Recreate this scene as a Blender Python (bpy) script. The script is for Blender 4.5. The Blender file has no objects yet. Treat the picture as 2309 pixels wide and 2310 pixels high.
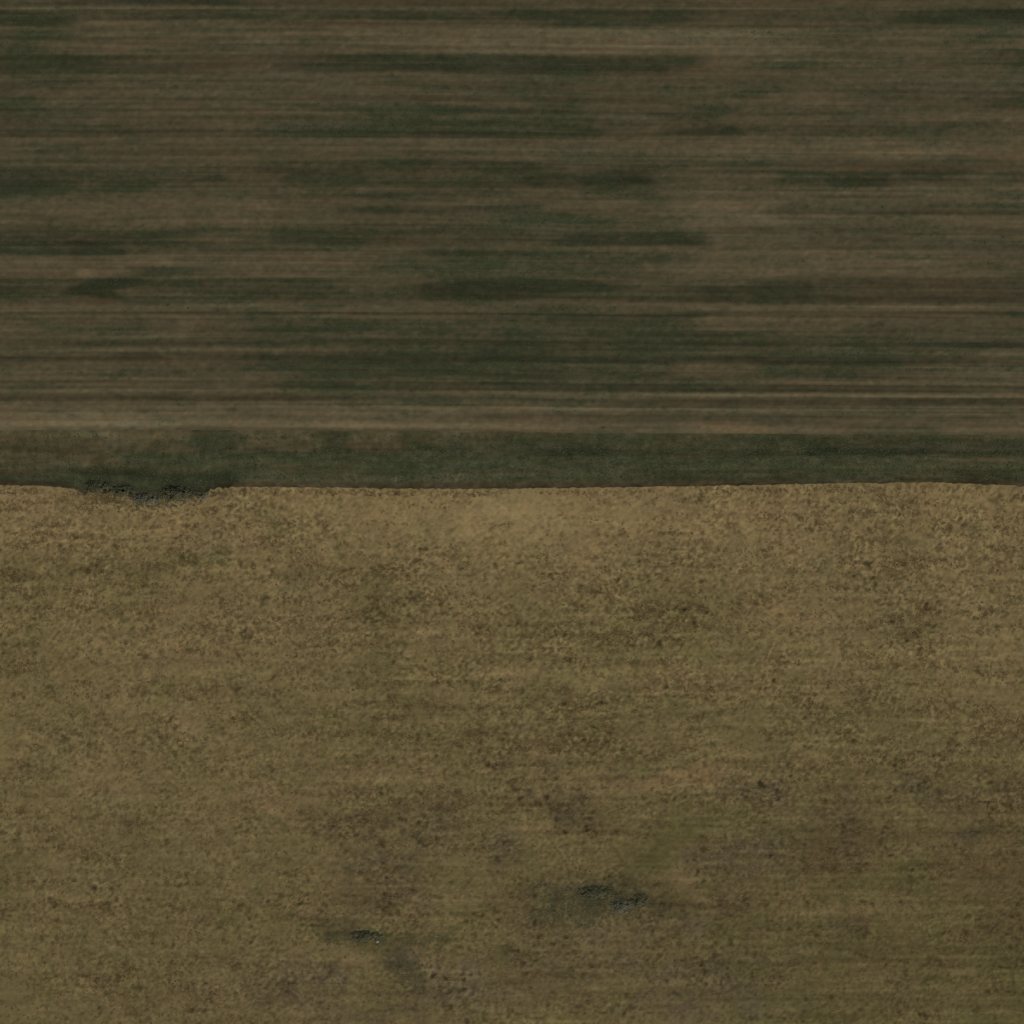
import bpy, math, random
import numpy as np

# ------------------------------------------------------------------ camera, sky, sun, exposure
S = 0.088                                   # metres of ground per photograph pixel
CX, CY = 1154.5, 1155.0
def W(px, py):                              # photograph pixel -> place on the ground
    return (px - CX) * S, (CY - py) * S
scene = bpy.context.scene
COL = scene.collection
ALT = 1000.0
cam_data = bpy.data.cameras.new('camera')
cam = bpy.data.objects.new('camera', cam_data)
COL.objects.link(cam)
cam.location = (0, 0, ALT)
cam_data.angle = 2 * math.atan(0.5 * 2310 * S / ALT)
cam_data.clip_start, cam_data.clip_end = 1.0, 8000.0
scene.camera = cam

SUN_EL, SUN_AZ = math.radians(38), math.radians(152)
world = bpy.data.worlds.new('World')
scene.world = world
world.use_nodes = True
wn = world.node_tree
sky = wn.nodes.new('ShaderNodeTexSky')
sky.sky_type = 'NISHITA'
sky.sun_disc = False
sky.sun_elevation, sky.sun_rotation = SUN_EL, SUN_AZ
wn.links.new(sky.outputs[0], wn.nodes['Background'].inputs['Color'])
wn.nodes['Background'].inputs['Strength'].default_value = 0.08
sun_data = bpy.data.lights.new('sun', 'SUN')
sun_data.energy, sun_data.angle, sun_data.color = 3.2, math.radians(0.53), (1.0, 0.95, 0.88)
sun = bpy.data.objects.new('sun', sun_data)
COL.objects.link(sun)
sun.rotation_euler = (math.pi / 2 - SUN_EL, 0, math.pi - SUN_AZ)
scene.view_settings.view_transform = 'Standard'
scene.view_settings.look = 'None'
scene.view_settings.exposure = 0.0
scene.view_settings.gamma = 1.0
scene.cycles.use_denoising = False

# ------------------------------------------------------------------ helpers
rng = np.random.default_rng(7)
random.seed(7)
def lin(c):
    c = np.array(c, float) / 255
    return np.where(c <= .04045, c / 12.92, ((c + .055) / 1.055) ** 2.4)
E_LIT = np.array((0.80, 0.80, 0.80))       # light that open ground sends back per unit of albedo
def alb(*c):
    return tuple(lin(c) / E_LIT) + (1.0,)

def smooth(a, sy, sx):                      # separable Gaussian in grid cells, renormalised to unit deviation
    def k(n, s):
        f = np.fft.fftfreq(n)
        return np.exp(-2 * (math.pi * f * s) ** 2)
    f = np.fft.fft2(a) * k(a.shape[0], sy)[:, None] * k(a.shape[1], sx)[None, :]
    r = np.real(np.fft.ifft2(f))
    r -= r.mean()
    return r / (r.std() + 1e-9)
def noise(shape, sy, sx):
    return smooth(rng.standard_normal(shape), sy, sx)

def grow(start, step, end, f=1.16):
    out, v = [], start
    while v < end:
        step *= f
        v += step
        out.append(v)
    return out
STEP = 0.343
dense = np.arange(-140, 140.01, STEP)
tail = np.array(grow(dense[-1], STEP, 1500))
XS = np.concatenate([-tail[::-1], dense, tail])
def prof(pts, x):
    p = np.array(pts, float)
    return np.interp(x, p[:, 0], p[:, 1])
PX = XS / S + CX                            # photograph column of every grid column
jag = (0.9 * noise((1, len(PX)), 1, .6)[0] + 0.5 * noise((1, len(PX)), 1, 4)[0]) * np.where((PX > 170) & (PX < 520), 1.8, .6)
A_PX = prof([(-400, 970), (0, 970), (600, 970), (1150, 973), (1300, 976), (2309, 982), (2700, 984)], PX)
B_PX = prof([(-400, 1094), (0, 1095), (90, 1096), (170, 1101), (190, 1113), (255, 1114), (290, 1124), (330, 1131), (395, 1131),
             (430, 1127), (462, 1114), (490, 1103), (510, 1098), (700, 1099), (900, 1102), (1150, 1103), (1250, 1101), (1500, 1098),
             (1700, 1094), (1850, 1090), (2120, 1088), (2200, 1093), (2309, 1096), (2700, 1098)], PX) + jag * 1.4
YA, YB = (CY - A_PX) * S, (CY - B_PX) * S

def grid_mesh(name, X, Y, Z, attrs, material):
    ny, nx = X.shape
    me = bpy.data.meshes.new(name)
    me.vertices.add(nx * ny)
    me.vertices.foreach_set('co', np.stack([X, Y, Z], -1).astype(np.float32).ravel())
    i = np.arange(nx * ny).reshape(ny, nx)
    q = np.stack([i[:-1, :-1], i[:-1, 1:], i[1:, 1:], i[1:, :-1]], -1).reshape(-1, 4)
    if Y[1, 0] < Y[0, 0]:
        q = q[:, ::-1]
    n = len(q)
    me.loops.add(n * 4)
    me.polygons.add(n)
    me.loops.foreach_set('vertex_index', q.astype(np.int32).ravel())
    me.polygons.foreach_set('loop_start', np.arange(0, n * 4, 4, dtype=np.int32))
    me.polygons.foreach_set('use_smooth', np.ones(n, bool))
    me.update(calc_edges=True)
    for k, v in attrs.items():
        at = me.attributes.new(k, 'FLOAT', 'POINT')
        at.data.foreach_set('value', v.astype(np.float32).ravel())
    me.materials.append(material)
    o = bpy.data.objects.new(name, me)
    COL.objects.link(o)
    return o

def stroke(P, Q, x0, x1, y0, y1, wob, ex=None, ey=5.0):
    """soft-edged lengthwise strip between two photograph columns and rows; wob makes its ends ragged"""
    ex = ex or max(25.0, 0.22 * (x1 - x0))
    ey = min(ey, 0.3 * (y1 - y0))
    s = lambda t: np.clip(t, 0, 1) ** 2 * (3 - 2 * np.clip(t, 0, 1))
    Px = P + wob[0]
    Qy = Q + wob[1]
    return (s((Px - x0 + ex) / (2 * ex)) * s((x1 + ex - Px) / (2 * ex)) *
            s((Qy - y0 + ey) / (2 * ey)) * s((y1 + ey - Qy) / (2 * ey)))
def blob(P, Q, cx, cy, rx, ry, ang, wob):
    a = math.radians(ang)
    u, v = P + wob[0] - cx, Q + wob[1] - cy
    d = ((u * math.cos(a) - v * math.sin(a)) / rx) ** 2 + ((u * math.sin(a) + v * math.cos(a)) / ry) ** 2
    return np.exp(-0.9 * d ** 1.3)

# ------------------------------------------------------------------ materials
def nn(t, kind, **kw):
    n = t.nodes.new(kind)
    for k, v in kw.items():
        setattr(n, k, v)
    return n
def soil_material(name, base, green, red, grey, fine, stretch):
    """bare soil, plant cover, reddish and greyish soil mixed by the cover attributes of the sheet, with clod-sized noise"""
    m = bpy.data.materials.new(name)
    m.use_nodes = True
    t = m.node_tree
    b = t.nodes['Principled BSDF']
    b.inputs['Roughness'].default_value = 1.0
    b.inputs['Specular IOR Level'].default_value = 0.0
    def attr(k):
        return nn(t, 'ShaderNodeAttribute', attribute_name=k).outputs['Fac']
    def mix(f, a, c):
        x = nn(t, 'ShaderNodeMix', data_type='RGBA', clamp_factor=True)
        t.links.new(f, x.inputs['Factor'])
        for v, s in ((a, x.inputs[6]), (c, x.inputs[7])):
            if isinstance(v, tuple):
                s.default_value = v
            else:
                t.links.new(v, s)
        return x.outputs[2]
    def math_(op, a, c):
        x = nn(t, 'ShaderNodeMath', operation=op)
        for v, s in ((a, x.inputs[0]), (c, x.inputs[1])):
            if isinstance(v, (int, float)):
                s.default_value = v
            else:
                t.links.new(v, s)
        return x.outputs[0]
    g = attr('plant_cover')
    c = mix(g, base, green)
    c = mix(math_('MULTIPLY', g, -1.0), c, red)
    c = mix(attr('grey_soil'), c, grey)
    tc = nn(t, 'ShaderNodeTexCoord')
    mp = nn(t, 'ShaderNodeMapping')
    mp.inputs['Scale'].default_value = (stretch, 1, 1)
    t.links.new(tc.outputs['Object'], mp.inputs['Vector'])
    tot = attr('tone')
    for sc, amp in ((0.55, fine), (1.9, fine), (5.0, fine * 0.8)):
        nz = nn(t, 'ShaderNodeTexNoise')
        nz.inputs['Scale'].default_value = sc
        nz.inputs['Detail'].default_value = 3
        t.links.new(mp.outputs[0], nz.inputs['Vector'])
        tot = math_('ADD', tot, math_('MULTIPLY', math_('SUBTRACT', nz.outputs['Fac'], 0.5), amp))
    k = math_('POWER', math.e, tot)
    vm = nn(t, 'ShaderNodeVectorMath', operation='SCALE')
    t.links.new(c, vm.inputs[0])
    t.links.new(k, vm.inputs['Scale'])
    t.links.new(vm.outputs[0], b.inputs['Base Color'])
    return m
def leaf_material(name, dark, light, scale=0.8):
    m = bpy.data.materials.new(name)
    m.use_nodes = True
    t = m.node_tree
    b = t.nodes['Principled BSDF']
    b.inputs['Roughness'].default_value = 0.9
    b.inputs['Specular IOR Level'].default_value = 0.1
    tc = nn(t, 'ShaderNodeTexCoord')
    nz = nn(t, 'ShaderNodeTexNoise')
    nz.inputs['Scale'].default_value = scale
    nz.inputs['Detail'].default_value = 5
    t.links.new(tc.outputs['Object'], nz.inputs['Vector'])
    r = nn(t, 'ShaderNodeValToRGB')
    r.color_ramp.elements[0].position, r.color_ramp.elements[1].position = 0.35, 0.68
    r.color_ramp.elements[0].color, r.color_ramp.elements[1].color = dark, light
    t.links.new(nz.outputs['Fac'], r.inputs['Fac'])
    t.links.new(r.outputs['Color'], b.inputs['Base Color'])
    return m
M_UP = soil_material('strip_tilled_soil', alb(72, 64, 45), alb(54, 56, 37), alb(79, 67, 46), alb(71, 67, 50), 0.20, 0.35)
M_LOW = soil_material('stubble_soil', alb(106, 91, 59), alb(95, 87, 52), alb(109, 89, 59), alb(91, 81, 59), 0.36, 0.75)
M_VERGE = soil_material('rough_grass_soil', alb(76, 67, 45), alb(57, 63, 41), alb(84, 69, 46), alb(78, 74, 54), 0.16, 0.3)

# ------------------------------------------------------------------ the strip-tilled field (north)
TB = 1155 / 1931.0
U = []                                      # x0, x1, y0, y1, tone, plant cover  (photograph pixels)
def u1(x0, x1, y0, y1, T, G): U.append((x0 * TB, x1 * TB, y0 * TB, y1 * TB, T, G))
def u2(x0, x1, y0, y1, T, G): U.append((1155 + x0 * TB, 1155 + x1 * TB, y0 * TB, y1 * TB, T, G))
def u3(x0, x1, y0, y1, T, G): U.append((x0 * TB, x1 * TB, 550 + y0 * TB, 550 + y1 * TB, T, G))
def u4(x0, x1, y0, y1, T, G): U.append((1155 + x0 * TB, 1155 + x1 * TB, 550 + y0 * TB, 550 + y1 * TB, T, G))
L, R = -900, 2900                           # run on beyond the frame
u1(300, 900, -30, 18, -.28, .3); u1(900, 1931, -30, 18, -.12, -.3); u2(0, R, -30, 16, -.10, -.4)
u1(L, R + 1931, 26, 37, .20, 0)
u1(L, 330, 42, 98, -.28, .9); u1(430, 1000, 45, 74, -.32, .4); u1(1200, 1931, 42, 74, -.26, .5); u2(0, 700, 42, 74, -.28, .6); u2(60, 660, 76, 98, -.2, .5)
u1(350, 600, 78, 100, .15, -.5); u1(1000, 1931, 80, 104, -.14, -.5); u2(640, 1400, 92, 106, -.2, -.3); u2(900, 1400, 50, 80, -.1, 0)
u1(L, 300, 108, 205, .04, .5); u1(300, 1200, 108, 205, .13, -.2); u1(1250, 1931, 108, 205, .2, -.3); u2(-100, 1100, 108, 205, .27, -.25); u2(1100, R, 108, 205, .1, .1)
u1(L, 600, 207, 275, -.24, .6); u1(600, 1150, 207, 275, -.14, -.6); u1(1150, 1980, 207, 275, -.34, .5); u2(0, 640, 207, 275, -.3, .6)
u2(640, 1000, 207, 290, .02, -.4); u2(950, 1100, 225, 260, 0, .8); u2(1820, R, 180, 260, -.22, .6)
u2(1640, R, 32, 98, -.4, 1.0); u2(1400, 1640, 40, 90, -.16, .5)
u1(300, 1100, 310, 460, .02, -.2); u1(L, 280, 280, 460, -.05, .35); u1(L, 280, 380, 400, .06, 0); u1(1000, 1931, 365, 385, -.12, -.3); u1(800, 1500, 405, 413, .08, 0)
u1(350, 1500, 440, 452, -.08, 0); u1(600, 1500, 330, 345, .06, 0); u1(1400, 1931, 400, 470, 0, .6)
u2(0, 260, 300, 470, -.04, .5); u2(260, 1000, 365, 392, -.14, -.3); u2(640, 830, 400, 510, -.1, .6); u2(1100, 1600, 330, 345, -.1, 0); u2(1100, 1300, 350, 420, .08, -.3)
u2(700, R, 445, 455, -.1, -.2); u2(1660, R, 425, 445, .16, -.4); u2(1100, 1630, 432, 442, .1, -.2); u2(1660, R, 340, 420, -.1, -.2)
u1(L, 600, 472, 514, -.34, .5); u1(600, 1050, 475, 514, -.12, -.3); u1(1050, 1700, 472, 514, -.16, .7); u1(1550, 1931, 465, 514, -.2, .7)
u2(0, 290, 472, 514, -.26, .6); u2(290, 550, 475, 514, -.12, 0); u2(530, 830, 478, 512, -.34, .7); u2(830, R, 480, 514, -.06, .2); u2(1570, 1640, 460, 510, -.15, .6)
u1(350, 900, 520, 596, .03, -.15); u1(1100, 1931, 520, 600, .06, -.3); u2(0, 600, 518, 600, .09, -.1); u2(600, 1640, 518, 604, .22, -.2); u2(1640, R, 518, 604, .22, -.45)
u1(350, 950, 562, 582, -.16, -.3); u1(300, 950, 590, 599, .12, 0); u2(900, R, 575, 586, -.12, -.3)
u1(L, 300, 640, 735, -.14, .9); u1(90, 260, 660, 700, -.16, .4); u1(300, 700, 610, 690, -.08, .2); u1(430, 650, 680, 730, -.08, .6); u1(745, 830, 650, 690, -.26, .6); u1(830, 1110, 625, 698, -.13, -.6)
u1(1100, 1931, 604, 700, -.2, .45); u1(1130, 1260, 640, 700, -.12, .4)
u2(0, 650, 604, 690, -.12, .1); u2(60, 520, 652, 700, -.28, .7); u2(310, 490, 655, 692, -.12, .3); u2(950, 1640, 610, 650, -.2, -.3); u2(1130, 1420, 658, 705, -.42, .7); u2(950, 1130, 650, 700, -.1, .4); u2(1480, 1720, 640, 690, -.22, .6)
u2(1640, R, 610, 650, -.1, -.3)
u1(L, 450, 705, 742, -.02, .5); u1(1200, 1931, 730, 744, -.14, .3); u2(250, 500, 700, 738, -.12, .6)
u1(300, 1200, 742, 850, .13, -.2); u1(500, 1000, 822, 850, .08, -.3); u1(L, 280, 740, 850, .06, -.1); u1(1250, 1931, 780, 800, -.16, .2); u1(1700, 1931, 750, 775, .1, -.3)
u1(1250, 1931, 812, 822, .07, 0); u1(1250, 1931, 846, 866, -.16, .3)
u2(-100, 300, 800, 850, .03, .4); u2(200, 500, 750, 790, .06, -.4); u2(640, 1050, 750, 850, .2, -.45); u2(850, R, 705, 770, .16, -.1); u2(1150, 1480, 735, 746, -.28, .2); u2(1050, R, 792, 806, -.16, -.2); u2(1000, R, 815, 850, .12, -.2); u2(900, 1350, 850, 866, -.14, -.2)
u1(L, 560, 868, 925, -.24, .5); u1(1050, 2000, 866, 918, -.24, .4); u2(200, 720, 875, 925, -.36, .85); u2(720, 1200, 870, 950, .04, -.2)
u2(1200, 1450, 890, 910, -.18, -.2)
u3(L, 470, 0, 42, -.18, .8); u3(300, 430, -10, 40, -.26, 1.0); u3(600, 1500, -5, 30, -.1, .2); u3(1500, 1931, 0, 40, -.12, .3)
u3(L, 290, 45, 130, .12, -.35); u3(190, 310, 92, 122, .26, -.7); u3(440, 720, 50, 82, .2, -.3); u3(700, 1450, 30, 130, .09, -.45); u3(300, 430, 98, 122, .14, -.3); u3(450, 700, 85, 125, 0, .5); u3(1450, 1931, 50, 130, .05, .2)
u3(1300, 1931, 20, 60, -.05, .1)
u4(-300, 550, 20, 130, -.02, .4); u4(550, 1700, 20, 128, .12, -.3); u4(930, 1030, 95, 125, .12, -.6); u4(1640, R, 30, 128, .08, .0); u4(1180, 1640, 88, 98, -.14, 0)
u3(300, 500, 130, 212, -.4, .95); u3(L, 280, 130, 212, -.16, .55); u3(500, 1250, 130, 215, -.1, .4); u3(930, 1400, 178, 214, -.18, .5); u3(1640, 1990, 138, 215, -.38, .6); u3(1400, 1700, 150, 215, -.1, .4)
u4(0, 450, 138, 212, -.28, .7); u4(230, 460, 175, 200, .2, 0); u4(450, 960, 160, 224, -.18, .25); u4(720, 850, 160, 210, -.1, .5); u4(930, 1180, 140, 222, -.24, .45); u4(1180, R, 130, 224, -.26, -.15)
u3(200, 450, 205, 225, -.12, -.6)
u3(L, 1931, 236, 254, .15, -.1); u4(0, 650, 238, 252, .05, .2); u4(650, R, 236, 253, .24, -.4); u3(L, 1931, 257, 268, -.12, 0); u4(500, R, 257, 268, -.2, -.3)
u4(420, 900, 222, 236, .02, -.6); u4(720, 930, 262, 296, .12, -.7); u4(930, R, 272, 300, .05, -.25); u4(1300, R, 312, 324, -.16, -.1)
u3(L, 1000, 268, 330, .03, -.1); u3(510, 590, 268, 300, -.12, 0); u3(820, 1500, 312, 336, -.16, .45); u3(610, 850, 272, 300, .1, -.1); u3(200, 600, 318, 330, -.1, .4); u3(650, 800, 315, 340, -.1, 0)
u3(1050, 1990, 300, 560, -.06, .55); u4(-50, 800, 262, 560, -.07, .55); u4(700, 1640, 330, 500, -.04, .4)
u3(300, 750, 345, 361, .16, -.1); u3(L, 1200, 370, 386, -.16, 0); u3(300, 1300, 390, 406, .12, -.1); u4(560, 920, 370, 388, -.26, .4); u4(920, 1640, 372, 388, -.18, .2); u4(1640, R, 370, 391, -.34, .6)
u4(1640, R, 330, 362, .12, .1); u4(0, 500, 372, 386, -.1, .2); u4(1100, 1250, 392, 412, .14, 0); u4(1640, R, 400, 510, .1, -.05)
u3(L, 300, 424, 440, -.2, .2); u3(L, 300, 395, 420, .12, 0); u3(440, 660, 408, 440, -.2, 0); u3(950, 1990, 420, 462, -.12, .6); u4(780, 1500, 420, 462, -.16, .5)
u3(L, 800, 445, 540, .06, -.1); u3(430, 600, 470, 500, -.1, .2); u3(200, 440, 485, 497, -.14, 0); u3(720, 900, 480, 492, -.12, 0); u3(950, 1250, 525, 545, -.2, 0); u3(1250, 1500, 515, 530, .05, -.2)
u4(650, 900, 440, 510, .08, -.4)
u3(L, 400, 546, 562, .16, -.2); u3(400, 1200, 548, 562, .06, -.1); u4(250, R, 513, 526, .14, .1); u4(100, R, 534, 556, -.18, 0); u4(700, 930, 538, 552, -.16, 0); u4(500, R, 560, 578, .2, -.3); u4(150, R, 582, 608, -.3, -.2)
u4(0, R, 612, 634, .22, -.2); u4(0, R, 644, 662, -.14, -.1); u4(300, R, 640, 648, .1, 0); u4(-50, R, 666, 716, .18, -.5); u4(620, 920, 668, 716, .16, -.5); u4(950, 1300, 640, 660, -.08, .4)
u4(1100, 1640, 690, 700, -.12, 0); u4(1300, 1640, 690, 722, -.12, .4)
u3(L, 1200, 572, 594, -.22, -.1); u3(840, 1170, 576, 598, -.2, -.3)
u3(L, 2000, 598, 702, .22, -.3); u3(L, 650, 640, 702, .2, -.3); u3(850, 2000, 660, 700, .12, -.35); u3(1480, 2000, 643, 660, -.2, 0); u3(1150, 1931, 600, 615, -.06, 0)

tU = np.concatenate([np.arange(0, 125, STEP), np.array(grow(125, STEP, 1500))])
Xg = np.broadcast_to(XS, (len(tU), len(XS))).copy()
Yg = YA[None, :] + tU[:, None]
P, Q = Xg / S + CX, CY - Yg / S
sh = P.shape
wob = (noise(sh, 2.0, 9) * 28, noise(sh, 1.2, 50) * 1.1)
T, G = np.zeros(sh), np.zeros(sh)
for x0, x1, y0, y1, t, g in U:
    w = stroke(P, Q, x0, x1, y0, y1, wob)
    T += w * t * (1.1 if g < .4 else .88)
    G = G * (1 - w * min(1, abs(g) + .3)) + w * g
streak = (0.55 + .7 * np.exp(-((Q - 830) / 150) ** 2)) * noise(sh, 0.42, 220) + 0.6 * noise(sh, 0.45, 70) + 0.5 * noise(sh, 0.5, 16) + 0.3 * noise(sh, 1.3, 22)
T += 0.085 * streak + 0.02 * noise(sh, 1.2, 3) + 0.055 * noise(sh, 0.55, 1.2) + 0.05 * noise(sh, 0.5, 0.5)
G += 0.19 + 0.16 * noise(sh, 2.5, 10) + 0.2 * noise(sh, 0.5, 14) + 0.16 * noise(sh, 0.6, 1.2)
Mg = np.clip(0.15 * noise(sh, 3, 12), 0, .4)
Z = 0.014 * noise(sh, 0.6, 40) + 0.007 * noise(sh, 0.6, 0.7)
fade = np.clip((146 - np.maximum(np.abs(Xg), np.abs(Yg))) / 12, 0, 1)
T, G, Mg = [a.mean() + (a - a.mean()) * fade for a in (T, G, Mg)]   # far off only the material's own mottling stays
Z *= fade
Z[0, :] = 0
UPPER = dict(P=P, Q=Q, T=T, G=G)
fld = grid_mesh('tilled_field', Xg, Yg, Z, {'tone': T, 'plant_cover': G, 'grey_soil': Mg}, M_UP)
fld['kind'] = 'structure'

# ------------------------------------------------------------------ the grass verge with its ditch and bank
V = []                                      # strips of the verge, photograph pixels
V += [(-900, 180, 968, 1020, -.12, .1), (180, 430, 968, 1020, -.12, .1), (430, 540, 968, 1020, -.32, .6), (540, 700, 968, 1020, -.1, .1), (715, 800, 972, 1018, -.34, .6),
      (800, 900, 972, 1018, -.12, .1), (905, 985, 972, 1018, -.4, .6), (985, 1155, 972, 1018, -.18, .4), (1155, 3000, 976, 1026, -.26, .55),
      (1230, 1365, 1000, 1024, -.22, .8), (1690, 2130, 978, 1026, -.14, .6), (1810, 2130, 1008, 1026, -.22, 1), (2150, 3000, 990, 1026, -.12, .5),
      (-900, 180, 1022, 1052, -.02, .25), (175, 275, 1024, 1042, .06, 0), (275, 3000, 1022, 1082, -.1, .7), (-900, 330, 1055, 1070, -.42, .6), (-900, 200, 1070, 1090, -.22, .7), (-900, 110, 1056, 1068, -.16, 0),
      (180, 3000, 1060, 1066, -.14, .5), (640, 2130, 1068, 1080, .05, .6), (170, 520, 1066, 1112, -.42, .95), (600, 700, 1048, 1058, 0, .5), (1690, 1720, 1045, 1065, -.2, .6), (2148, 3000, 1034, 1044, .14, 0), (2148, 3000, 1056, 1090, -.28, .5),
      (240, 380, 1104, 1114, -.2, .5), (285, 365, 1116, 1140, .12, .6), (1420, 1470, 1050, 1070, -.1, .5), (1400, 2150, 1060, 1085, -.08, .5)]  # first strip here paints the shadow falling north of the hollow's shrubs
NV = 46
vv = np.linspace(0, 1, NV)
Xg = np.broadcast_to(XS, (NV, len(XS))).copy()
Yg = YA[None, :] * (1 - vv[:, None]) + YB[None, :] * vv[:, None]
P, Q = Xg / S + CX, CY - Yg / S
sh = P.shape
wob = (noise(sh, 2.0, 6) * 14, noise(sh, 1.5, 30) * 1.4)
T, G = np.full(sh, -.02), np.full(sh, .2)
for x0, x1, y0, y1, t, g in V:
    w = stroke(P, Q, x0, x1, y0, y1, wob, ex=22, ey=3.5)
    T += w * t
    G = G * (1 - w) + w * g
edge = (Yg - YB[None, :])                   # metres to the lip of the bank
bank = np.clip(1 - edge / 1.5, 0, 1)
T += -(0.36 + .14 * (P < 520)) * bank ** 0.9 * (1 + .35 * noise(sh, 1.0, 1.5))  # dark bank soil, with the shade of its north face painted in
G = G * (1 - bank) + bank * -0.05
T += 0.06 * noise(sh, 1.0, 30) + 0.06 * noise(sh, 1.4, 4) + 0.10 * noise(sh, 1.4, 0.8)
G += 0.12 * noise(sh, 1.5, 8) + 0.1 * noise(sh, .5, .5)
Z = np.interp(vv, [0, .08, .3, .42, .5, .62, .80, .90, 1.0], [0, -.15, -.3, -.15, -.1, -.12, -.2, -.1, .12])[:, None] + 0.02 * noise(sh, .7, 2)
Z[0, :], Z[-1, :] = 0, .12
VERGE = dict(X=Xg, Y=Yg, Z=Z, T=T, G=G)
vg = grid_mesh('grass_verge', Xg, Yg, Z, {'tone': T, 'plant_cover': G, 'grey_soil': np.clip(.3 * noise(sh, 2, 6), 0, .5)}, M_VERGE)
vg['kind'] = 'structure'

# ------------------------------------------------------------------ the stubble field (south)
B = []                                      # cx, cy, rx, ry, angle, tone, plant cover, grey, stubble density change
def b5(cx, cy, rx, ry, a, t, g=0, m=0, d=0): B.append((cx * TB, 1050 + cy * TB, rx * TB, ry * TB, a, t, g, m, d))
def b6(cx, cy, rx, ry, a, t, g=0, m=0, d=0): B.append((1155 + cx * TB, 1050 + cy * TB, rx * TB, ry * TB, a, t, g, m, d))
def b7(cx, cy, rx, ry, a, t, g=0, m=0, d=0): B.append((cx * TB, 1660 + cy * TB, rx * TB, ry * TB, a, t, g, m, d))
def b8(cx, cy, rx, ry, a, t, g=0, m=0, d=0): B.append((1155 + cx * TB, 1660 + cy * TB, rx * TB, ry * TB, a, t, g, m, d))
b5(1700, 190, 420, 100, 0, .10, -.2, 0, -.7); b6(150, 200, 420, 110, 0, .10, -.2, 0, -.7); b5(520, 235, 130, 50, 5, .10, -.2, 0, -.6); b6(800, 220, 200, 90, 0, .05, -.2, 0, 0)
b5(90, 150, 160, 80, 0, .0, -.2, 0, .6); b5(350, 250, 120, 60, -20, -.06, 0, 0, .8); b5(870, 150, 120, 60, -20, -.03, 0, 0, .7); b5(1080, 220, 110, 60, -10, -.08, .3, 0, .8)
b5(450, 385, 260, 55, 0, -.12, .35, 0, 1.0); b5(150, 370, 150, 60, 0, -.09, .35, 0, .8); b5(300, 470, 330, 60, 0, -.06, .5, 0, .2); b5(780, 350, 150, 24, -12, -.10, .6, 0, .3); b5(1000, 418, 380, 14, 0, -.12, .1, 0, .4)
b5(1120, 335, 130, 50, -20, -.07, 0, 0, .7); b5(450, 130, 20, 60, 60, -.14, 0, 0, 1)
b5(1430, 640, 140, 280, 12, -.07, .5, 0, .4); b5(1450, 470, 130, 100, 0, -.05, .4, 0, .5); b5(120, 690, 90, 190, 0, -.06, .5, 0, .2); b5(950, 850, 160, 16, 0, -.13, .1, 0, .6); b5(1560, 880, 220, 130, 0, -.08, .5, 0, .5); b5(700, 720, 300, 60, 0, -.03, -.3); b5(950, 600, 300, 60, -10, -.03, -.1, 0, .4)
b5(700, 880, 260, 90, 0, .02, .1); b5(1250, 960, 280, 80, 0, -.05, .4, 0, .5); b5(120, 950, 260, 120, 0, .02, .3); b5(1880, 1000, 140, 50, 0, -.12, .4, .2, .5)
b6(740, 520, 170, 110, 0, -.11, .45, 0, .9); b6(700, 440, 110, 60, 0, -.04, .5, 0, .4); b6(350, 560, 330, 120, 0, -.06, .4, 0, .7); b6(1200, 403, 290, 14, 0, -.13, .3, 0, .5); b6(1470, 285, 110, 26, 0, -.14, .7, 0, .4); b6(1200, 150, 320, 60, 0, -.02, -.2, 0, .9); b6(1480, 350, 130, 60, 0, -.06, .1, 0, .8)
b6(550, 400, 160, 14, 0, -.10, 0, 0, .6); b6(1100, 500, 200, 40, 0, -.05, 0, 0, .5); b6(1050, 570, 200, 60, 0, .03, -.3, 0, -.2); b6(1480, 620, 130, 60, 0, -.06, .4, 0, .8); b6(890, 750, 40, 70, 0, -.14, .7, 0, .5); b6(400, 680, 420, 120, 0, -.03, .5, 0, .4)
b6(350, 900, 420, 70, 0, -.10, .4, 0, .9); b6(150, 1020, 300, 40, 0, -.12, .2, .1, .6); b6(780, 840, 300, 22, 0, .0, -.6, 0, 0); b6(1100, 890, 260, 50, 0, -.10, .2, 0, .9); b6(1330, 870, 60, 14, 0, -.12, 0, 0, 0); b6(1350, 1000, 320, 90, 0, -.06, .4, 0, .7); b6(1100, 760, 260, 60, 0, .0, -.2, 0, 0)
b6(1780, 1000, 140, 60, 0, -.07, 0, 0, .6); b6(1780, 700, 150, 200, 0, .02, -.2, 0, 0); b6(1750, 360, 140, 100, 0, -.02, 0, 0, .6); b6(450, 1040, 500, 30, 0, -.1, .3, 0, .6)
b7(1420, 300, 320, 30, 0, -.20, 0, .35, .5); b7(1400, 360, 230, 50, 0, -.10, 0, .7, .4); b7(1280, 120, 300, 14, 0, -.12, .2, 0, .4); b7(1280, 210, 200, 14, 0, -.14, 0, 0, .4); b7(1400, 150, 200, 30, 0, .0, -.5, .2, 0); b7(1450, 480, 230, 70, 10, -.08, 0, .9, .1); b7(1530, 600, 150, 70, 0, -.18, -.2, .7, .5); b7(1070, 665, 120, 34, -15, -.12, 0, .9, 0); b7(1880, 440, 90, 60, 0, -.10, 0, .9, 0)
b7(1250, 640, 200, 80, 0, -.10, -.1, .4, .4); b7(1350, 752, 150, 42, -8, -.46, 1, .2, -.5); b7(1240, 772, 60, 22, 0, -.1, 1, .1, 0); b7(1630, 768, 110, 28, 0, -.22, 1, 0, 0); b7(1550, 890, 60, 90, -8, -.26, .9, .4, 0); b7(1400, 860, 110, 36, -12, .10, .0, 0, -.4); b7(1000, 990, 70, 70, 0, -.18, .2, .5, 0); b7(1450, 640, 60, 24, -20, -.18, .7, 0, 0)
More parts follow.
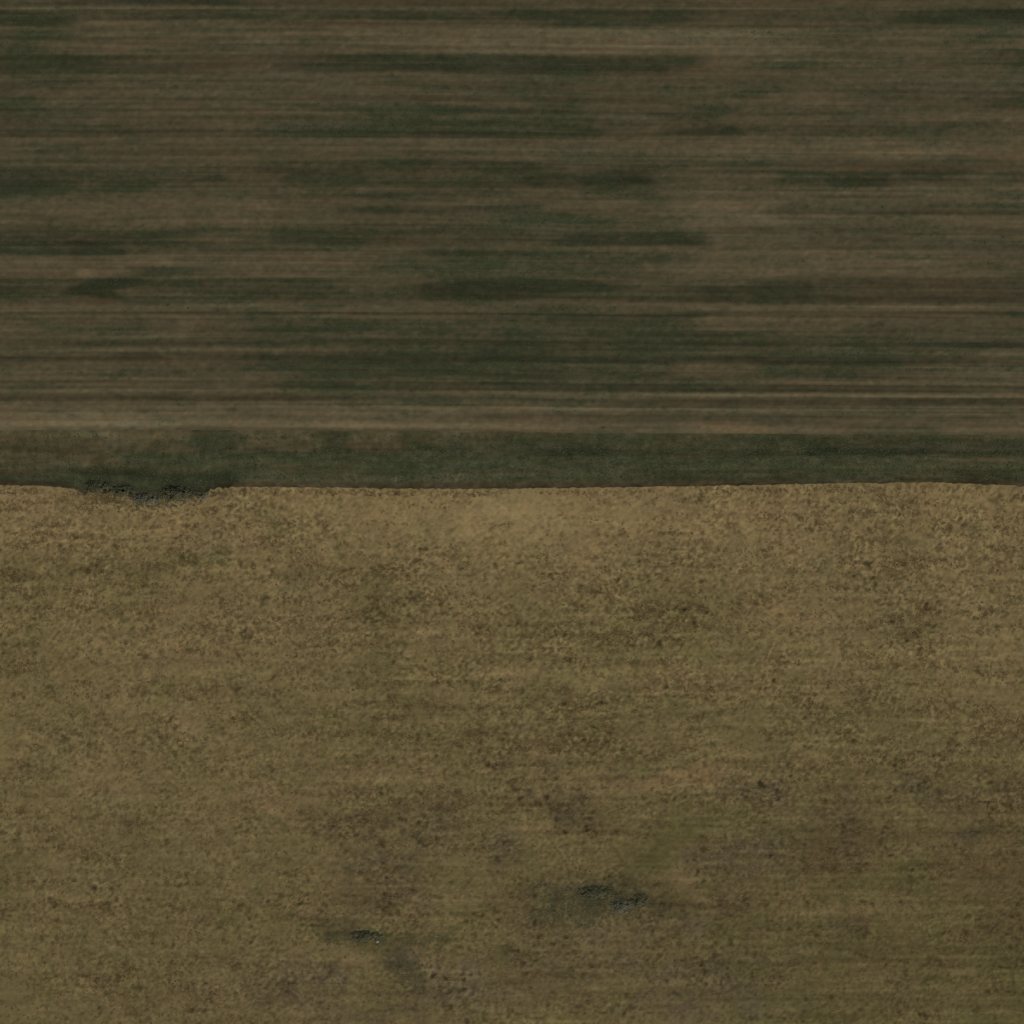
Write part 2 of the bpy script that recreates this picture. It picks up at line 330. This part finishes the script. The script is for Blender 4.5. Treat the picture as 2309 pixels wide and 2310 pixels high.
b7(1700, 900, 140, 60, -20, .02, 0, 1, 0); b7(1150, 950, 230, 110, 0, -.03, 0, .8, .2); b7(1750, 970, 260, 60, 0, -.02, 0, .9, 0); b7(1400, 1050, 300, 50, 0, -.06, .1, .6, 0); b7(650, 340, 160, 40, 0, .05, -.5); b7(400, 150, 160, 100, 0, .0, -.4); b7(420, 380, 240, 110, 0, -.05, .2, .1, .3); b7(500, 660, 300, 60, 0, -.06, .1, 0, .6); b7(560, 950, 340, 120, 0, -.06, .1, .1, .6); b7(1060, 300, 90, 24, -45, .06, -.6)
b7(900, 560, 250, 160, 0, .0, .4); b7(1730, 600, 130, 140, 0, .02, .4, 0, -.2); b7(120, 270, 40, 40, 0, -.12, 0, 0, .8); b7(200, 400, 60, 20, 0, -.14, .1, 0, .3); b7(1890, 90, 60, 40, 0, -.16, 0, .6, 0); b7(1050, 240, 130, 40, 0, .04, -.4); b7(1450, 455, 300, 10, 0, -.08, 0, .2, .2)
b8(640, 160, 290, 32, 0, .05, -.8, 0, -.4); b8(90, 220, 90, 40, 0, -.15, 0, .7, 0); b8(270, 280, 90, 90, 0, -.17, 0, .6, .1); b8(620, 370, 210, 66, 32, -.10, .9, 0, -1); b8(500, 450, 110, 90, 0, -.12, .8, 0, -1); b8(900, 220, 140, 60, 0, -.04, 0, .9, .4); b8(960, 430, 180, 90, 0, -.05, 0, .95, .3); b8(700, 470, 90, 50, 0, -.05, 0, .9, 0)
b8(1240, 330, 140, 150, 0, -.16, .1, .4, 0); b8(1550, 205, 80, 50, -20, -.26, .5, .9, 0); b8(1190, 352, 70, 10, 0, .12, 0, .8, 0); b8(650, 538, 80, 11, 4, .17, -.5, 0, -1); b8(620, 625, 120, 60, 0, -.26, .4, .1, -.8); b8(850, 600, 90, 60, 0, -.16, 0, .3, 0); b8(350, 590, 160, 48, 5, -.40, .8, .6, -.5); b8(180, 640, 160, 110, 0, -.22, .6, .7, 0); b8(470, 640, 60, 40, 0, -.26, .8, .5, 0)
b8(660, 730, 80, 50, -20, .10, 0, 1, 0); b8(330, 730, 160, 50, 0, .02, -.1, .7, 0); b8(560, 700, 60, 60, 0, -.12, 0, .5, 0); b8(780, 755, 100, 30, 0, -.14, .6, 0, 0); b8(780, 650, 120, 40, 0, -.12, 0, .1, 0); b8(1310, 690, 100, 40, 0, -.12, 0, .5, 0); b8(1300, 740, 200, 34, 0, -.04, .5); b8(1240, 440, 160, 110, 0, -.08, -.1); b8(1560, 430, 120, 24, 0, .10, -.1, .4, 0); b8(1590, 480, 90, 30, 0, -.14, .2, .4, 0); b8(1300, 630, 200, 30, 0, .08, .1, 0, 0); b8(1050, 610, 120, 50, 0, .06, 0)
b8(300, 850, 330, 70, 0, -.10, 0, .6, 0); b8(800, 860, 230, 50, 0, -.15, .1, .5, 0); b8(600, 910, 140, 34, 0, .06, 0, 1, 0); b8(700, 1000, 330, 60, 0, -.05, 0, .8, 0); b8(880, 940, 110, 40, 0, -.02, -.3, .8, 0); b8(1500, 900, 420, 140, 0, -.05, .4); b8(1880, 720, 100, 160, 0, -.16, .3); b8(1780, 480, 200, 160, 0, -.12, -.1); b8(1750, 250, 160, 60, 0, -.08, 0, .2, .6); b8(1730, 370, 100, 34, 0, -.08, 0, .9, 0); b8(1880, 215, 80, 40, 0, -.14, 0, .6, .5)
b8(100, 430, 130, 60, 0, .05, .2); b8(80, 650, 60, 60, 0, .06, .1); b8(1000, 110, 260, 20, 0, -.10, .1, 0, .5); b8(380, 115, 260, 14, 0, -.10, .1, 0, .4); b8(1650, 130, 260, 20, 0, -.14, 0, 0, .8); b8(250, 980, 160, 60, 0, -.12, 0, .4, 0); b8(60, 900, 100, 60, 0, -.1, -.2, .2, .3)

tLow = np.concatenate([np.arange(0, 146, STEP), np.array(grow(146, STEP, 1500))])
Xg = np.broadcast_to(XS, (len(tLow), len(XS))).copy()
follow = np.exp(-tLow / 3.0)[:, None]
Yg = (YB[None, :] * follow + 4.9 * (1 - follow)) - tLow[:, None]
P, Q = Xg / S + CX, CY - Yg / S
sh = P.shape
wob = (noise(sh, 5, 6) * 16, noise(sh, 4, 6) * 9)
q = np.clip(Q, 1000, 2500)
T = np.interp(q.ravel(), [1090, 1250, 1500, 1750, 2000, 2310], [.06, 0, -.06, -.12, -.17, -.17]).reshape(sh)
T -= 0.13 * np.clip((P - 1150) / 700, 0, 1) * np.clip((Q - 1500) / 450, 0, 1)
T -= 0.05 * np.clip((P - 600) / 400, 0, 1) * np.clip((Q - 1650) / 250, 0, 1)
G = np.interp(q.ravel(), [1090, 1250, 1600, 2310], [-.25, -.05, .3, .45]).reshape(sh) + .12 * np.clip((P - 500) / 1000, 0, 1) - .1 + .3 * np.clip((P - 1300) / 500, 0, 1) * np.clip((Q - 1700) / 300, 0, 1)
Mg = np.zeros(sh)
D = np.interp(q.ravel(), [1090, 1200, 1500, 2000, 2310], [.5, .6, .6, .45, .3]).reshape(sh)
frag = 1 + .28 * noise(sh, .8, 1.6) + .22 * noise(sh, 3, 5)
for cx, cy, rx, ry, a, t, g, m, d in B:
    w = np.clip(blob(P, Q, cx, cy, rx, ry, a, wob) * frag, 0, 1.25)
    T += w * t * 1.15
    G += w * (g - G) * .85
    Mg += w * (m * .8 - Mg) * .85
    D += w * d * .6
speck = noise(sh, 0.62, 0.75)
rough = np.clip(.65 + .55 * D + .45 * Mg, .45, 1.4) * (1 + .2 * noise(sh, 5, 6))
rows = np.clip(1 + .55 * noise(sh, .8, 16) + .35 * noise(sh, 1.6, 7), .1, 2.6)
T += 0.025 * noise(sh, 4, 6) + (0.026 + .05 * np.clip((Q - 1250) / 300, 0, 1) * np.clip((P - 500) / 500, .2, 1)) * noise(sh, 0.55, 15) + 0.02 * noise(sh, 1.0, 4)
T += .06 + rough * (0.10 * np.minimum(noise(sh, .5, .62), 1.2) + 0.15 * np.minimum(noise(sh, .34, .38), 1.2) - 0.32 * rows ** .7 * np.clip(speck - .6, 0, 1.5))
G += 0.12 * noise(sh, 5, 6) + 0.16 * noise(sh, .8, .8)
Mg = np.clip(Mg + .08 * noise(sh, 4, 5), 0, 1)
fade = np.clip((146 - np.maximum(np.abs(Xg), np.abs(Yg))) / 12, 0, 1)
T, G, Mg = [a.mean() + (a - a.mean()) * fade for a in (T, G, Mg)]   # far off only the material's own mottling stays
Z = .12 + fade * (rough * 0.009 * noise(sh, 0.5, 0.55) + 0.003 * noise(sh, 1.5, 1.8) * (1 + Mg))
Z[0, :] = .12
LOWER = dict(X=Xg, Y=Yg, Z=Z, D=D, G=G, M=Mg)
lf = grid_mesh('stubble_field', Xg, Yg, Z, {'tone': T, 'plant_cover': G, 'grey_soil': Mg}, M_LOW)
lf['kind'] = 'structure'

# ------------------------------------------------------------------ tufts too many to count
def tufts(name, pos, size, height, blades, mat, label, cat):
    n = len(pos)
    ang = rng.uniform(0, 2 * math.pi, (n, blades))
    r = size[:, None] * rng.uniform(.35, 1.0, (n, blades))
    h = height[:, None] * rng.uniform(.5, 1.0, (n, blades))
    wd = size[:, None] * rng.uniform(.25, .45, (n, blades))
    ca, sa = np.cos(ang), np.sin(ang)
    base = pos[:, None, :]
    root = r * .15
    a = np.stack([base[..., 0] + ca * root - sa * wd, base[..., 1] + sa * root + ca * wd, base[..., 2] - .01 + 0 * ca], -1)
    b = np.stack([base[..., 0] + ca * root + sa * wd, base[..., 1] + sa * root - ca * wd, base[..., 2] - .01 + 0 * ca], -1)
    c = np.stack([base[..., 0] + ca * r, base[..., 1] + sa * r, base[..., 2] + h], -1)
    v = np.stack([a, b, c], 2).reshape(-1, 3)
    me = bpy.data.meshes.new(name)
    k = n * blades
    me.vertices.add(3 * k)
    me.vertices.foreach_set('co', v.astype(np.float32).ravel())
    me.loops.add(3 * k)
    me.polygons.add(k)
    me.loops.foreach_set('vertex_index', np.arange(3 * k, dtype=np.int32))
    me.polygons.foreach_set('loop_start', np.arange(0, 3 * k, 3, dtype=np.int32))
    me.update(calc_edges=True)
    me.materials.append(mat)
    o = bpy.data.objects.new(name, me)
    COL.objects.link(o)
    o['kind'], o['label'], o['category'] = 'stuff', label, cat
    return o
def scatter(F, weight, n):
    X, Y, Zz = F['X'], F['Y'], F['Z']
    ok = (np.abs(X) < 138) & (np.abs(Y) < 138)
    w = np.clip(weight, 0, None) * ok
    idx = rng.choice(w.size, n, p=(w / w.sum()).ravel())
    p = np.stack([X.ravel()[idx], Y.ravel()[idx], Zz.ravel()[idx]], -1)
    p[:, :2] += rng.uniform(-.17, .17, (n, 2))
    return p
M_STUB = leaf_material('dry_stubble', alb(80, 65, 38), alb(106, 88, 57), .5)
w = np.clip(LOWER['D'], 0, None) ** 1.5 * np.clip(.75 + .5 * noise(sh, 2.2, 3.5), 0, None) * rows
w[:2] = 0
w[2:5] = 1.2 + noise((3, sh[1]), 1, 6)
p = scatter(LOWER, w, 32000)
tufts('stubble_tufts', p, rng.uniform(.16, .46, len(p)), rng.uniform(.05, .14, len(p)), 7, M_STUB,
      'dark brown stubble tufts speckling the pale tan field', 'stubble')
M_GRASS = leaf_material('verge_grass', alb(56, 60, 38), alb(80, 82, 57), .35)
wv = np.clip(.3 + VERGE['G'], 0.05, None)
wv[:3] = 0
wv[-4:] = 0.12
p = scatter(VERGE, wv, 16000)
tufts('verge_grass', p, rng.uniform(.1, .3, len(p)), rng.uniform(.06, .16, len(p)), 6, M_GRASS,
      'short green grass growing along the ditch between the two fields', 'grass')
M_ROUGH = leaf_material('rough_grass', alb(60, 62, 40), alb(84, 80, 54), .35)
rg = np.zeros_like(LOWER['X'])
PL, QL = LOWER['X'] / S + CX, CY - LOWER['Y'] / S
for cx, cy, rx, ry in ((1355, 2028, 130, 46), (810, 2112, 95, 26), (1280, 2050, 90, 50), (920, 2190, 34, 50), (980, 2118, 60, 14), (335, 1138, 120, 12), (240, 1116, 60, 8), (480, 1112, 36, 8)):
    rg += np.exp(-((PL - cx) / rx) ** 2 - ((QL - cy) / ry) ** 2)
p = scatter(LOWER, rg ** 1.3, 1600)
tufts('rough_grass', p, rng.uniform(.15, .45, len(p)), rng.uniform(.05, .12, len(p)), 7, M_ROUGH,
      'rough green grass thickening around the shrubs in the stubble field', 'grass')
M_CROP = leaf_material('young_crop', alb(54, 56, 38), alb(68, 69, 48), .35)
UPPER.update(X=UPPER['P'] * S - CX * S, Y=CY * S - UPPER['Q'] * S)
UPPER['Z'] = np.zeros_like(UPPER['X'])
p = scatter(UPPER, np.clip(UPPER['G'] - .2, 0, 1) ** 1.2, 28000)
tufts('young_crop', p, rng.uniform(.08, .26, len(p)), rng.uniform(.04, .12, len(p)), 6, M_CROP,
      'dark green young crop coming up in streaks across the tilled field', 'crop')

# ------------------------------------------------------------------ shrubs and stones
M_STEM = leaf_material('shrub_bark', (.06, .045, .03, 1), (.11, .085, .06, 1), 4)
M_LEAF = {'dark': leaf_material('dark_shrub_leaf', (.078, .074, .034, 1), (.115, .106, .054, 1), .9),
          'grey': leaf_material('grey_shrub_leaf', (.10, .094, .055, 1), (.15, .138, .088, 1), .9),
          'olive': leaf_material('olive_shrub_leaf', (.05, .05, .022, 1), (.09, .085, .042, 1), .9)}
def mesh_obj(name, verts, faces, mat, parent):
    me = bpy.data.meshes.new(name)
    me.from_pydata(verts, [], faces)
    me.materials.append(mat)
    o = bpy.data.objects.new(name, me)
    COL.objects.link(o)
    o.parent = parent
    return o
def shrub(px, py, rx, ry, h, kind, label, group, z=0.12, name='shrub'):
    x, y = W(px, py)
    root = bpy.data.objects.new(name, None)
    COL.objects.link(root)
    root.location = (x, y, z)
    root['label'], root['category'], root['group'] = label, 'shrub', group
    lumps = []
    for k in range(12):
        a, q = random.uniform(0, 2 * math.pi), random.random() ** .55
        lumps.append((q * rx * .95 * math.cos(a), q * ry * .95 * math.sin(a), h * random.uniform(.4, .62) * (1 - .5 * q), random.uniform(.12, .2)))
    V_, F_ = [], []
    for lx, ly, lz, lr in lumps:            # tapered bent stems, one to each leafy lump
        n, segs = 5, 3
        b0 = len(V_)
        for s in range(segs + 1):
            f = s / segs
            rr = .045 * (1 - .75 * f)
            cx, cy, cz = lx * f ** 1.4, ly * f ** 1.4, -.05 + (lz + .05) * f
            for k in range(n):
                a = 2 * math.pi * k / n
                V_.append((cx + rr * math.cos(a), cy + rr * math.sin(a), cz))
        for s in range(segs):
            for k in range(n):
                i, j = b0 + s * n + k, b0 + s * n + (k + 1) % n
                F_.append((i, j, j + n, i + n))
    mesh_obj('stem', V_, F_, M_STEM, root)
    V_, F_ = [], []
    gaps = [(random.uniform(-1, 1) * rx, random.uniform(-1, 1) * ry, random.uniform(.18, .4)) for _ in range(9)]
    for _ in range(int(420 * rx * ry)):     # leaves thin out towards a ragged rim, with gaps where the ground shows
        a, q = random.uniform(0, 2 * math.pi), random.random() ** .62 * random.choice((.8, 1.0, 1.0, 1.25))
        x_, y_ = q * rx * math.cos(a), q * ry * math.sin(a)
        if any(((x_ - gx) ** 2 + (y_ - gy) ** 2) < (gr * (1 + .4 * random.random())) ** 2 for gx, gy, gr in gaps):
            continue
        top = h * max(.12, 1 - .75 * q * q) * (1 + .25 * math.sin(2.3 * x_ + px) * math.cos(2.9 * y_ + py))
        c = np.array([x_, y_, .04 + top * random.random() ** .7])
        u = np.array([random.gauss(0, 1) for _ in range(3)])
        nrm = np.array([.5 * x_ / rx, .5 * y_ / ry, .9]) + .4 * u
        t1 = np.cross(nrm, u)
        t1 /= np.linalg.norm(t1) + 1e-6
        t2 = np.cross(nrm, t1)
        t2 /= np.linalg.norm(t2) + 1e-6
        s = random.uniform(.06, .14)
        i = len(V_)
        V_ += [tuple(c - t1 * s * 1.4), tuple(c + t2 * s * .6), tuple(c + t1 * s * 1.4), tuple(c - t2 * s * .6)]
        F_.append((i, i + 1, i + 2, i + 3))
    mesh_obj('foliage', V_, F_, M_LEAF[kind], root)
    return root
GH = 'shrubs in the hollow at the field edge'
shrub(222, 1101, 3.0, 1.2, .4, 'dark', 'low dark green shrub at the left end of the hollow on the field edge', GH, -.05)
shrub(276, 1110, 2.8, 1.2, .55, 'dark', 'dark green shrub left of the pale grey-green shrub in the field edge hollow', GH, -.1)
shrub(328, 1127, 3.2, 1.1, .5, 'grey', 'pale grey-green spreading shrub in the middle of the field edge hollow', GH, -.05)
shrub(400, 1115, 3.2, 1.5, .9, 'dark', 'tallest near-black shrub in the field edge hollow casting a dark shadow', GH, -.1)
shrub(446, 1120, 2.0, 1.0, .6, 'grey', 'grey-green shrub at the right end of the hollow on the field edge', GH, -.05)
GL = 'shrubs in the lower half of the stubble field'
shrub(1340, 2014, 3.4, 1.4, .42, 'dark', 'broad dark green shrub at the left of the clump beside the pale sandy strip', GL)
shrub(1404, 2044, 2.2, 1.5, .36, 'grey', 'pale grey shrub in the middle of the clump below the sandy strip', GL)
shrub(1442, 2032, 1.8, 1.3, .42, 'dark', 'small dark shrub at the right of the clump below the sandy strip', GL)
shrub(826, 2112, 3.4, 1.1, .42, 'dark', 'wide low dark shrub just left of the small pale stone in the stubble', GL)

def stone_material():
    m = leaf_material('pale_stone', (.16, .15, .12, 1), (.30, .28, .23, 1), 3)
    return m
M_STONE = stone_material()
def stone(px, py, r, label):
    import bmesh
    bm = bmesh.new()
    bmesh.ops.create_icosphere(bm, subdivisions=3, radius=r)
    for v in bm.verts:
        k = 1 + .18 * math.sin(5 * v.co.x / r + 1) * math.cos(4 * v.co.y / r) + random.uniform(-.03, .03)
        v.co *= k
        v.co.z = v.co.z * .7 + r * .35
    me = bpy.data.meshes.new('stone')
    bm.to_mesh(me)
    bm.free()
    me.materials.append(M_STONE)
    o = bpy.data.objects.new('stone', me)
    COL.objects.link(o)
    x, y = W(px, py)
    o.location = (x, y, .1)
    o['label'], o['category'] = label, 'stone'
stone(851, 2124, .3, 'small pale stone lying at the foot of the dark shrubs')
